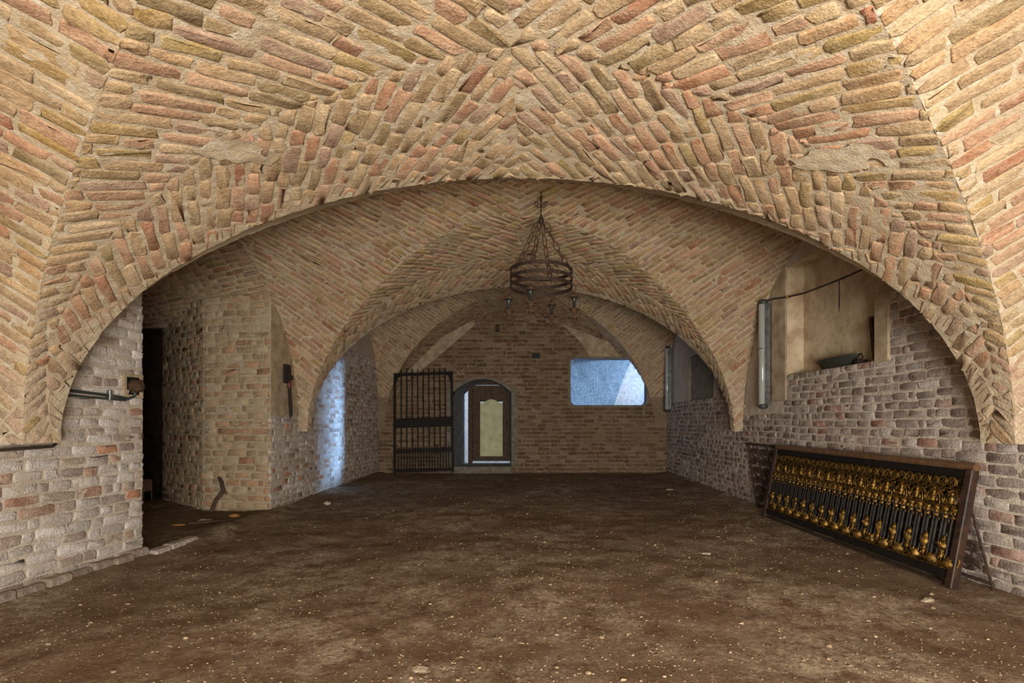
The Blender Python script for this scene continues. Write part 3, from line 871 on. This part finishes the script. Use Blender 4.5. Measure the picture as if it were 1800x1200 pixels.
# ------------------------------------------------------------------ gilded balustrade leaning on the right wall
def frame_from(o, xd, zd):
    X = Vector(xd).normalized(); Z = Vector(zd); Z = (Z-X*Z.dot(X)).normalized(); Y = Z.cross(X)
    m = Matrix((X, Y, Z)).transposed().to_4x4(); m.translation = Vector(o); return m
foot_n, foot_f = Vector((2.945, 3.565, .02)), Vector((2.79, 6.14, .03))
BL = (foot_f-foot_n).length
bal = empty('gilded_balustrade', mw=frame_from(foot_f, foot_n-foot_f, (.165, 0, .86)))
tag(bal, 'black and gilt cast balustrade panel leaning against the right wall', 'balustrade')
HB = .86
obj('bottom_rail', box(.02, BL-.02, -.02, .02, .045, .108, .006), 'black', bal)
obj('lower_bar', box(.02, BL-.02, -.012, .012, .0, .02), 'iron', bal)
obj('top_band', box(.0, BL, -.018, .018, .785, .845, .005), 'black', bal)
obj('handrail', tube([(-.03, 0, .868), (BL*.5, 0, .868), (BL+.03, 0, .868)], .03, 10), 'handrail', bal)
obj('post', box(-.035, .03, -.03, .03, -.015, .85, .006), 'post_wood', bal)
obj('post', box(BL-.03, BL+.03, -.03, .03, -.01, .85, .006), 'post_wood', bal)
NB = 16; w = (BL-.06)/NB
obj('frieze_plate', box(.03, BL-.03, .006, .012, .69, .785), 'black', bal)
obj('gilt_band', box(.03, BL-.03, -.016, .010, .556, .570, .003), 'gilt', bal)
obj('gilt_band', box(.03, BL-.03, -.014, .008, .688, .697, .002), 'gilt', bal)
obj('gilt_band', box(.03, BL-.03, -.016, .010, .108, .122, .003), 'gilt', bal)
sv, sf_ = [], []
for z in (.16, .18, .50, .52):
    for k in range(16):
        r = .023 if k % 2 == 0 else .018
        if z in (.16, .52): r *= .85
        a = 2*math.pi*k/16; sv.append((r*math.cos(a), r*math.sin(a), z))
for i in range(3):
    for k in range(16): sf_.append((i*16+k, i*16+(k+1) % 16, i*16+16+(k+1) % 16, i*16+16+k))
shaft_me = mesh('shaft', (sv, sf_)); shaft_me.materials.append(M['black'])
def leaf(c, h=.03, r=.009): return lathe([(.001, 0), (r*.62, h*.3), (.001, h)], 5, c)
cap_me = mesh('capital', join(lathe([(.016, .465), (.025, .48), (.018, .495), (.024, .525), (.036, .55)], 10), box(-.040, .040, -.022, .022, .545, .558, .003),
                              *[leaf((.028*math.cos(a), .028*math.sin(a)-.004, .495), .04, .010) for a in np.arange(0, 6.28, .785)],
                              *[leaf((dx, -.03, .47), -.03, .008) for dx in (-.015, .015)]), True); cap_me.materials.append(M['gilt'])
vase_me = mesh('vase', join(lathe([(.012, .175), (.030, .19), (.018, .205), (.014, .22), (.036, .245), (.045, .268), (.040, .288), (.024, .293), (.030, .31), (.014, .325), (.004, .345)], 12),
                            *[leaf((.040*math.cos(a), .040*math.sin(a), .262), .045, .011) for a in np.arange(0, 6.28, .7)],
                            *[leaf((.024*math.cos(a), .024*math.sin(a), .19), -.03, .008) for a in np.arange(0, 6.28, .9)]), True); vase_me.materials.append(M['gilt'])
crown_parts = [lathe([(.036, .12), (.052, .135), (.058, .155), (.042, .172), (.050, .186), (.022, .195)], 14)]
crown_parts += [leaf((.050*math.cos(a), .036*math.sin(a), .172), .04, .011) for a in np.arange(0, 6.28, .7)]
crown_parts += [tube([(sx*.05, -.014, .122), (sx*.07, -.014, .15), (sx*.08, -.014, .19), (sx*.06, -.014, .215), (sx*.048, -.014, .2)], .008, 5) for sx in (-1, 1)]
crown_me = mesh('crown', join(*crown_parts), True); crown_me.materials.append(M['gilt'])
ap = []
for sg in (-1, 1):
    pts = [(sg*w*.5, 0, .565), (sg*w*.49, 0, .60), (sg*w*.42, 0, .635), (sg*w*.25, 0, .665), (0, 0, .685)]
    ap.append(tube(pts, .010, 6)); ap.append(tube([(p[0]*.70, -.006, p[2]-.012) for p in pts], .006, 5))
    ap.append(tube([(sg*w*.5-sg*p[0]*sg, -.004, p[2]) for p in pts], .005, 5))
ap.append(tube([(0, -.006, .565), (0, -.006, .68)], .007, 5))
ap += [lathe([(.003, 0), (.022, .012), (.015, .03), (.025, .042), (.008, .062), (.014, .078), (.002, .098)], 8, (0, -.012, .575))]
ap += [leaf((sx*.034, -.012, .572), .05, .015) for sx in (-1, 1)]
ap += [leaf((sx*w*.5, -.012, .58), .06, .014) for sx in (-1, 1)]
ap += [leaf((sx*w*.5, -.012, .66), .028, .011) for sx in (-1, 1)]
arch_me = mesh('arch', join(*ap), True); arch_me.materials.append(M['gilt'])
rp = [tube([(.036*math.cos(a), 0, .740+.037*math.sin(a)) for a in np.linspace(0, 2*math.pi, 16, endpoint=False)], .0075, 5, True)]
rp += [tube([(.015*math.cos(q)+.012*math.cos(a), -.003, .740+.015*math.sin(q)+.012*math.sin(a)) for a in np.linspace(0, 6.28, 7, endpoint=False)], .0025, 4, True) for q in (0, 1.57, 3.14, 4.71)]
ring_me = mesh('ring', join(*rp), True); ring_me.materials.append(M['gilt'])
for i in range(NB):
    cx = .03+w*(i+.5)
    for s in (-1, 1):
        b = obj('shaft', shaft_me, None, bal, Matrix.Translation((cx+s*w*.25, 0, .0)))
        obj('capital', cap_me, None, b)
        obj('ring', ring_me, None, bal, Matrix.Translation((cx+s*w*.25, 0, 0)))
    obj('arch', arch_me, None, bal, Matrix.Translation((cx, 0, 0)))
    obj('vase', vase_me, None, bal, Matrix.Translation((cx, -.012, 0)) @ Matrix.Diagonal((.8, .8, 1, 1)))
    obj('crown', crown_me, None, bal, Matrix.Translation((cx+w*.5 if i < NB-1 else cx+w*.46, 0, 0)))

# scrolled iron railing behind it (a stair railing: its bars lean)
sc_n, sc_f = Vector((3.15, 3.46, .03)), Vector((2.985, 6.80, .03))
SL = (sc_f-sc_n).length
scr = empty('scrolled_railing', mw=frame_from(sc_n, sc_f-sc_n, (.008, 0, .86)))
tag(scr, 'rusty scrolled iron stair railing behind the gilded balustrade', 'railing')
SHR = .27
def sk(x, z): return x+SHR*z/.84
obj('top_rail', tube([(sk(-.02, .85), 0, .85), (sk(SL+.05, .85), 0, .85)], .018, 8, flat=(.02, .012)), 'rail_iron', scr)
obj('bottom_rail', tube([(0, 0, .04), (SL, 0, .04)], .01, 4, flat=(.011, .009)), 'rail_iron', scr)
NS = 13
bar_me = mesh('bar', tube([(0, 0, .0), (SHR, 0, .84)], .01, 4, flat=(.0065, .0065))); bar_me.materials.append(M['rail_iron'])
for i in range(NS+1):
    obj('bar', bar_me, None, scr, Matrix.Translation((SL*i/NS, 0, 0)))
sw = SL/NS
s_me = mesh('scroll', join(tube(spiral(.050, 1.5, 20, (0, .072)), .010, 5), tube(spiral(.050, 1.5, 20, (0, -.072), -1), .010, 5), tube([(.047, 0, .075), (.04, 0, .03), (0, 0, 0), (-.04, 0, -.03), (-.047, 0, -.075)], .0085, 4))); s_me.materials.append(M['rail_iron'])
for i in range(NS):
    for z in (.19, .43, .68):
        obj('scroll', s_me, None, scr, Matrix.Translation((sk(SL*(i+.5)/NS, z), 0, z)) @ Matrix.Diagonal((1.9, 1.0, .95, 1.0)))

# ------------------------------------------------------------------ iron gate leaning on the back wall
gate = empty('iron_gate', mw=frame_from((-3.15, 10.95, .035), (1, 0, .035), (-.11, .30, 2.3)))
tag(gate, 'black iron gate with spiked bars leaning against the back wall', 'gate')
GW, GH = 1.32, 2.26
obj('stile', box(0, .045, -.02, .02, 0, GH, .005), 'gate_iron', gate)
obj('stile', box(GW-.045, GW, -.02, .02, 0, GH, .005), 'gate_iron', gate)
obj('rail', box(.045, GW-.045, -.018, .018, GH-.07, GH-.005, .004), 'gate_iron', gate)
obj('lock_rail', box(.045, GW-.045, -.022, .022, 1.02, 1.22, .006), 'gate_iron', gate)
obj('rail', box(.045, GW-.045, -.014, .014, .46, .53, .004), 'gate_iron', gate)
obj('rail', box(.045, GW-.045, -.014, .014, .03, .08, .004), 'gate_iron', gate)
for s in (0, 1):
    x = .045 if s == 0 else GW-.045; k = 1 if s == 0 else -1
    obj('corner_brace', prism([(x, GH-.07), (x+k*.13, GH-.07), (x+k*.05, GH-.10), (x+k*.02, GH-.2), (x, GH-.24)], -.012, .012), 'gate_iron', gate)
obj('lock', box(GW-.01, GW+.04, -.02, .02, 1.72, 1.79, .004), 'gate_iron', gate)
gb = mesh('bar', tube([(0, 0, .05), (0, 0, GH+.02), (0, 0, GH+.05), (0, 0, GH+.10)], [.012, .012, .012, .002], 6)); gb.materials.append(M['gate_iron'])
gs = mesh('bar', tube([(0, 0, .05), (0, 0, .50), (0, 0, .56), (0, 0, .60)], [.011, .011, .012, .002], 6)); gs.materials.append(M['gate_iron'])
for i in range(9):
    obj('bar', gb, None, gate, Matrix.Translation((.045+(GW-.09)*(i+1)/10, 0, 0)))
for i in range(10):
    obj('bar', gs, None, gate, Matrix.Translation((.045+(GW-.09)*(i+.5)/10, 0, 0)))

# ------------------------------------------------------------------ chandelier
CX, CY = .035, 5.0
ztop = float(vault_z(CX, CY))
ch = empty('chandelier', (CX, CY, 0)); tag(ch, 'rusty iron hoop chandelier hanging from the middle vault', 'chandelier')
zr = CAMZ+1.48
R = .31
def circle(r, z, n=32): return [(r*math.cos(2*math.pi*i/n), r*math.sin(2*math.pi*i/n), z) for i in range(n)]
def hoop(z, h=.034, t=.004, n=40):
    V, F = [], []
    for r, zz in ((R, z), (R, z+h), (R-t, z+h), (R-t, z)):
        V += circle(r, zz, n)
    for k in range(4):
        for i in range(n):
            j = (i+1) % n; a, b = k*n, ((k+1) % 4)*n
            F.append((a+i, a+j, b+j, b+i))
    return V, F
obj('hook', tube([(0, 0, ztop+.03), (0, 0, ztop-.04), (.012, 0, ztop-.055), (0, 0, ztop-.07), (-.012, 0, ztop-.055)], .006, 6), 'iron', ch)
zh = CAMZ+2.02
obj('stem', lathe([(.006, zh), (.012, zh+.03), (.006, zh+.05), (.007, ztop-.10), (.012, ztop-.085), (.004, ztop-.05)], 8), 'iron', ch)
obj('hub', lathe([(.01, zh-.05), (.028, zh-.04), (.034, zh-.015), (.02, zh+.0), (.024, zh+.015), (.01, zh+.03)], 10), 'iron', ch)
scroll_me = mesh('scroll', tube([(.008, 0, .0), (.03, 0, -.01), (.045, 0, .01)]+[(.048+.018*math.cos(a), 0, .03+.018*math.sin(a)) for a in np.linspace(-1.2, 4.2, 12)], .005, 5)); scroll_me.materials.append(M['iron'])
for k in range(4):
    obj('scroll', scroll_me, None, ch, Matrix.Translation((0, 0, zh+.12)) @ Matrix.Rotation(k*math.pi/2, 4, 'Z'))
for z in (zr, zr-.08, zr-.155): obj('hoop', hoop(z), 'iron', ch)
def link_me(a, b, r):
    P = []
    for t in np.linspace(0, 2*math.pi, 12, endpoint=False):
        P.append((b*math.cos(t), 0, a*math.sin(t)))
    return tube(P, r, 5, True)
lk = mesh('link', link_me(.056, .025, .0062)); lk.materials.append(M['rust'])
NL = 6
angs = [math.radians(a) for a in (172, -108, -6, 70)]
for a in angs:
    p0 = Vector((.045*math.cos(a), .045*math.sin(a), zh-.03)); p1 = Vector(((R-.01)*math.cos(a), (R-.01)*math.sin(a), zr+.02))
    d = p1-p0; nl = int(d.length/.088)
    cn = obj('chain', mesh('chain', tube([p0, p0+d*.02], .004, 5)), 'rust', ch)
    for i in range(nl):
        t = (i+.5)/nl
        m = Matrix.Translation(p0+d*t+Vector((0, 0, -.05*math.sin(math.pi*t)))) @ d.to_track_quat('Z', 'X').to_matrix().to_4x4() @ Matrix.Rotation((i % 2)*math.pi/2+.4, 4, 'Z')
        obj('link', lk, None, cn, m)
    strap = [((R+.003)*math.cos(a), (R+.003)*math.sin(a), z) for z in (zr+.05, zr-.04, zr-.12, zr-.20)]
    obj('strap', tube(strap, .008, 4, flat=(.012, .003)), 'iron', ch)
lan_cap = mesh('lantern_cap', lathe([(.006, .0), (.012, -.01), (.045, -.035), (.042, -.042)], 10), True); lan_cap.materials.append(M['rust'])
lan_glass = mesh('lantern_cup', lathe([(.022, -.042), (.024, -.06), (.014, -.075), (.014, -.13)], 10), True); lan_glass.materials.append(M['lantern_glass'])
lan_cage = mesh('lantern_cage', join(*[tube([(.040*math.cos(q), .040*math.sin(q), -.042), (.042*math.cos(q), .042*math.sin(q), -.21)], .0025, 4) for q in np.arange(0, 6.28, 1.571)],
                                     tube(circle(.042, -.14, 14), .006, 5, True), tube(circle(.042, -.21, 14), .007, 5, True),
                                     *[lathe([(.002, 0), (.009, -.012), (.002, -.028)], 6, (.042*math.cos(q), .042*math.sin(q), -.208)) for q in np.arange(0, 6.28, .785)]), True); lan_cage.materials.append(M['rust'])
lan_base = mesh('lantern_base', lathe([(.012, -.13), (.03, -.14), (.03, -.15), (.012, -.18), (.035, -.205), (.02, -.215)], 10), True); lan_base.materials.append(M['rust'])
for a in angs:
    hx, hy = (R+.02)*math.cos(a), (R+.02)*math.sin(a)
    t = obj('lantern', mesh('lantern', tube([(-.02*math.cos(a), -.02*math.sin(a), .05), (0, 0, .06), (.015*math.cos(a), .015*math.sin(a), .03), (0, 0, 0)], .004, 5)), 'rust', ch, Matrix.Translation((hx, hy, zr-.20)) @ Matrix.Scale(1.22, 4))
    for nm, me in (('lantern_cap', lan_cap), ('lantern_cup', lan_glass), ('lantern_cage', lan_cage), ('lantern_base', lan_base)): obj(nm, me, None, t)

# ------------------------------------------------------------------ fluorescent fixtures
def fixture(d, z0, z1, label):
    x = float(wall_r(d))
    e = empty('fluorescent_fixture', (x-.105, d, z0)); tag(e, label, 'light fixture', 'wall fluorescent fixtures')
    h = z1-z0
    obj('housing', box(.015, .075, -.055, .055, .05, h-.05, .012), 'steel', e)
    obj('diffuser', mesh('diffuser', lathe([(.04, .05), (.046, .06), (.046, h-.06), (.04, h-.05)], 16, (-.012, 0, 0)), True), 'tube', e)
    obj('reflector', box(-.002, .02, -.062, .062, .06, h-.06, .004), 'steel', e)
    for z, s in ((0, 1), (h, -1)):
        obj('end_cap', mesh('end_cap', lathe([(.035, z), (.056, z+s*.012), (.056, z+s*.06), (.05, z+s*.065)][::s], 16), True), 'cap', e)
    obj('clip', tube([(.0+.058*math.cos(a)-.01, .058*math.sin(a), h*.55) for a in np.linspace(.6, 5.68, 12)], .004, 4, flat=(.003, .01)), 'steel', e)
fixture(6.52, CAMZ+.16, CAMZ+1.58, 'long fluorescent tube fixture beside the plastered niche')
fixture(11.05, CAMZ+.2, CAMZ+1.66, 'fluorescent tube fixture in the far right corner by the window')
# cord across the niche
def cordpts(P, r=.007): return tube(P, r, 6)
xw = lambda d: float(wall_r(d))
cd = empty('electric_cord', (xw(6.5)-.03, 6.5, 2.78)); tag(cd, 'brown electric cord sagging from the fixture across the niche', 'cord')
o0 = Vector(cd.location)
def rel(P): return [Vector(p)-o0 for p in P]
obj('cord_run', tube(rel([(xw(6.5)-.05, 6.5, 2.765), (xw(6.4)-.04, 6.38, 2.76), (xw(6.1)-.03, 6.1, 2.71), (xw(5.8)-.02, 5.75, 2.67), (xw(5.4)-.02, 5.35, 2.655), (xw(5)-.02, 5.0, 2.65), (xw(4.7)-.03, 4.64, 2.65), (xw(4.5)-.03, 4.40, 2.68)]), .011, 6), 'cord', cd)
obj('cord_tail', tube(rel([(xw(5.1)-.02, 5.14, 2.65), (xw(5.1)-.01, 5.15, 2.55), (xw(5.1)-.02, 5.14, 2.40), (xw(5.1)-.02, 5.14, 2.32)]), [.006, .006, .009, .003], 6), 'cord', cd)
obj('junction', lathe([(.01, -.02), (.025, -.01), (.025, .012), (.01, .02)], 8, tuple(Vector((xw(6.1)-.02, 6.08, 2.71))-o0)), 'ochre', cd)
# tray, stick on the niche ledge
tr = empty('oval_tray', (xw(5.3)+.10, 5.36, NI[2])); tag(tr, 'dark green shallow tray on the niche ledge', 'tray')
def oval(prof, ax, ay, n=24):
    V, F = [], []
    for s, z in prof: V += [(ax*s*math.cos(2*math.pi*i/n), ay*s*math.sin(2*math.pi*i/n), z) for i in range(n)]
    for k in range(len(prof)-1):
        for i in range(n): F.append((k*n+i, k*n+(i+1) % n, k*n+n+(i+1) % n, k*n+n+i))
    F.append(tuple(range(n))); return V, F
obj('bowl', mesh('bowl', oval([(.55, .0), (.8, .03), (.95, .09), (1.06, .10), (1.06, .115), (.93, .11), (.78, .05), (.5, .02)], .09, .34), True), 'tray', tr)
obj('foot', box(-.05, .05, -.44, -.36, 0, .05, .012), 'iron', tr)
obj('handle', tube([(0, -.34, .1), (0, -.40, .11), (0, -.43, .07), (0, -.38, .04)], .008, 6), 'iron', tr)
sk1 = empty('wood_batten', (xw(4.8)+.13, 4.80, NI[2])); tag(sk1, 'short wooden batten propped at the near end of the niche ledge', 'wood')
obj('batten', tube([(0, 0, 0), (.02, .06, .22), (.04, .12, .46)], .02, 4, flat=(.02, .035)), 'wood', sk1)
obj('batten', tube([(.04, .05, 0), (.05, .07, .14), (.06, .09, .27)], .02, 4, flat=(.015, .025)), 'iron', sk1)

# ------------------------------------------------------------------ small things on the left
xl = lambda d: float(wall_l(d))
ax = empty('hatchet', (xl(6.98)+.05, 6.98, 1.24)); tag(ax, 'dark long-handled hatchet hanging on the left pier', 'hatchet')
obj('handle', tube([(0, .0, 0), (.01, 0, .05), (.01, -.03, .30), (.01, -.05, .62)], [.006, .022, .022, .02], 8), 'tool', ax)
obj('blade', prism([(-.012, .48), (.012, .48), (.014, .55), (.014, .66), (.01, .74), (-.01, .74), (-.014, .62)], -.17, .0), 'tool', ax)
obj('spike', prism([(-.01, .54), (.01, .54), (.01, .60), (-.01, .60)], -.02, .07), 'tool', ax)
obj('binding', lathe([(.026, .42), (.03, .43), (.03, .49), (.026, .50)], 8, (.01, -.045, 0)), 'tool_red', ax)

bk = empty('round_wall_lamp', (xl(4.28), 4.28, 1.50)); tag(bk, 'rusty round lamp socket set in the near left pier', 'lamp')
obj('box_frame', join(box(-.01, .02, -.10, -.075, -.10, .10), box(-.01, .02, .075, .10, -.10, .10), box(-.01, .02, -.075, .075, .075, .10), box(-.01, .02, -.075, .075, -.10, -.075)), 'plaster', bk)
obj('back_plate', box(-.004, .006, -.075, .075, -.075, .075), 'black', bk)
mm = Matrix.Rotation(math.pi/2, 4, 'Y')
obj('socket', mesh('socket', lathe([(.05, 0), (.062, .03), (.05, .05), (.055, .07), (.03, .09)], 14), True), 'rust', bk, mm)
cdt = empty('conduit', (xl(3.9), 3.9, 1.42)); tag(cdt, 'grey cable pipe running to the round lamp socket', 'pipe')
obj('pipe', tube([(.02, -.42, .02), (.02, -.1, .0), (.02, .22, -.02), (.02, .32, -.03), (.03, .37, -.01), (.03, .38, .04)], .012, 8), 'cap', cdt)
obj('pipe', tube([(.015, -.42, -.02), (.015, -.05, -.035), (.015, .3, -.045)], .009, 8), 'cap', cdt)
obj('strap', box(0, .035, .12, .15, -.05, .03, .004), 'steel', cdt)
cb = empty('impost_cable', (xl(3.3), 3.3, 1.02)); tag(cb, 'black cable along the impost of the near left pier', 'cable')
obj('cable', tube([(.10, -.5, -.01), (.10, -.1, .0), (.10, .18, .005), (.05, .25, .02)], .011, 6), 'cord', cb)

sk2 = empty('broken_branch', (-4.15, 6.42, .03)); tag(sk2, 'dark broken branch propped against the pale recess pier', 'branch')
obj('branch', tube([(-.05, .02, 0), (-.03, .08, .14), (.03, .14, .25), (-.03, .2, .36), (-.09, .24, .42)], [.022, .024, .028, .024, .022], 7), 'wood', sk2)
obj('twig', tube([(.03, .14, .25), (.08, .12, .23), (.09, .11, .21)], [.014, .01, .004], 6), 'wood', sk2)

kb = empty('brick_kerb', (-3.42, 4.42, 0)); tag(kb, 'whitened row of bricks edging the floor of the recess', 'kerb')
for k in range(3):
    b = obj('brick', box(-.06, .06, k*.2, k*.2+.185, -.03, .055+.006*(k % 2), .015), 'brick_wall', kb)
    b.rotation_euler = (0, 0, -.12*0+.02*k); tinted(b, srgb(182, 170, 162))

for k in range(10):
    b = obj('footing_brick', box(-.05, .045+.01*(k % 3), 0, .185, -.05, .075+.012*(k % 2), .014), 'brick_wall', wl)
    b.location = (-3.465, 2.55+k*.187, .01); b.rotation_euler = (0, .05*((k*7) % 3-1), .02*((k*5) % 3-1)); tinted(b, srgb(112+8*(k % 3), 92+6*(k % 3), 76))
# footing stones along the left wall
def rock(sx, sy, sz, seed):
    r = random.Random(seed)
    V, F = [], []
    n = 7
    for i, (s, z) in enumerate(((.75, 0), (1, .35), (.9, .75), (.5, 1))):
        for k in range(n):
            a = 2*math.pi*k/n; q = s*r.uniform(.75, 1.15)
            V.append((sx*q*math.cos(a), sy*q*math.sin(a), sz*z*r.uniform(.85, 1.1)))
    for i in range(3):
        for k in range(n): F.append((i*n+k, i*n+(k+1) % n, i*n+n+(k+1) % n, i*n+n+k))
    F.append(tuple(range(n-1, -1, -1))); F.append(tuple(3*n+k for k in range(n)))
    return V, F
def stone(x, y, sx, sy, sz, mat, label, seed, cat='stone', group=None, name='loose_stone', rz=0):
    o = obj(name, rock(sx, sy, sz, seed), mat); o.location = (x, y, fz(x, y)-.004); o.rotation_euler = (0, 0, rz)
    tag(o, label, cat, group); return o
stone(-3.0, 7.15, .05, .04, .05, 'stone', 'single white stone on the floor near the blue-lit wall', 1)
stone(-3.72, 6.15, .07, .04, .04, 'ochre', 'ochre stone at the corner of the recess pier', 2)
stone(-3.95, 5.95, .09, .04, .03, 'stone', 'white plaster lump between the ochre stones by the recess', 3)
stone(-4.15, 5.8, .08, .04, .02, 'ochre', 'flat ochre shard on the floor of the recess', 4)
stone(-.57, 2.43, .05, .035, .012, 'stone', 'flat pale chip at the bottom edge of the floor', 5, rz=-.6)
stone(1.55, 4.6, .05, .03, .018, 'stone', 'pale flat chip on the floor in front of the balustrade', 6)
stone(2.62, 3.36, .06, .03, .02, 'stone', 'pale chip on the floor by the near foot of the balustrade', 7, rz=.4)
stone(2.3, 8.7, .08, .04, .02, 'stone', 'pale shard on the floor before the far right wall', 8)
lath = obj('wood_lath', box(-.32, .32, -.02, .02, 0, .02, .004), 'wood'); lath.location = (-3.72, 5.9, fz(-3.72, 5.9)+.002); lath.rotation_euler = (0, 0, .55); tag(lath, 'thin wooden lath on the floor at the recess', 'wood')

# scattered rubble, uncountable
V, F = [], []
rr = random.Random(3)
NR = 9500
ry = 2.0+8.9*rng.random(NR)**1.9; rx = rng.uniform(-3.3, 2.9, NR)
rz_ = floor_S(rx, ry)[:, 2]; rd_ = vnoise(np.stack([rx, ry, 0*rx+.3], -1), .9, 21)
for i in range(NR):
    x, y, z = float(rx[i]), float(ry[i]), float(rz_[i])
    if rd_[i] < -.1 and rr.random() < .6: continue
    s = rr.uniform(.003, .0075)*(2.2 if rr.random() < .05 else 1)
    k = len(V); a0 = rr.random()*6.28; el = rr.uniform(.5, 1)
    for j in range(5):
        a = a0+j*6.283/5; q = s*rr.uniform(.7, 1.2)
        V.append((x+q*math.cos(a), y+q*el*math.sin(a), z-.001))
    for j in range(5):
        a = a0+j*6.283/5; q = s*rr.uniform(.4, .8)
        V.append((x+q*math.cos(a), y+q*el*math.sin(a), z+s*rr.uniform(.3, .7)))
    F += [(k+j, k+(j+1) % 5, k+5+(j+1) % 5, k+5+j) for j in range(5)]+[tuple(k+5+j for j in range(5))]
rub = obj('rubble', (V, F), 'rubble'); tag(rub, 'fine pale rubble strewn over the earth floor', 'rubble', kind='stuff')
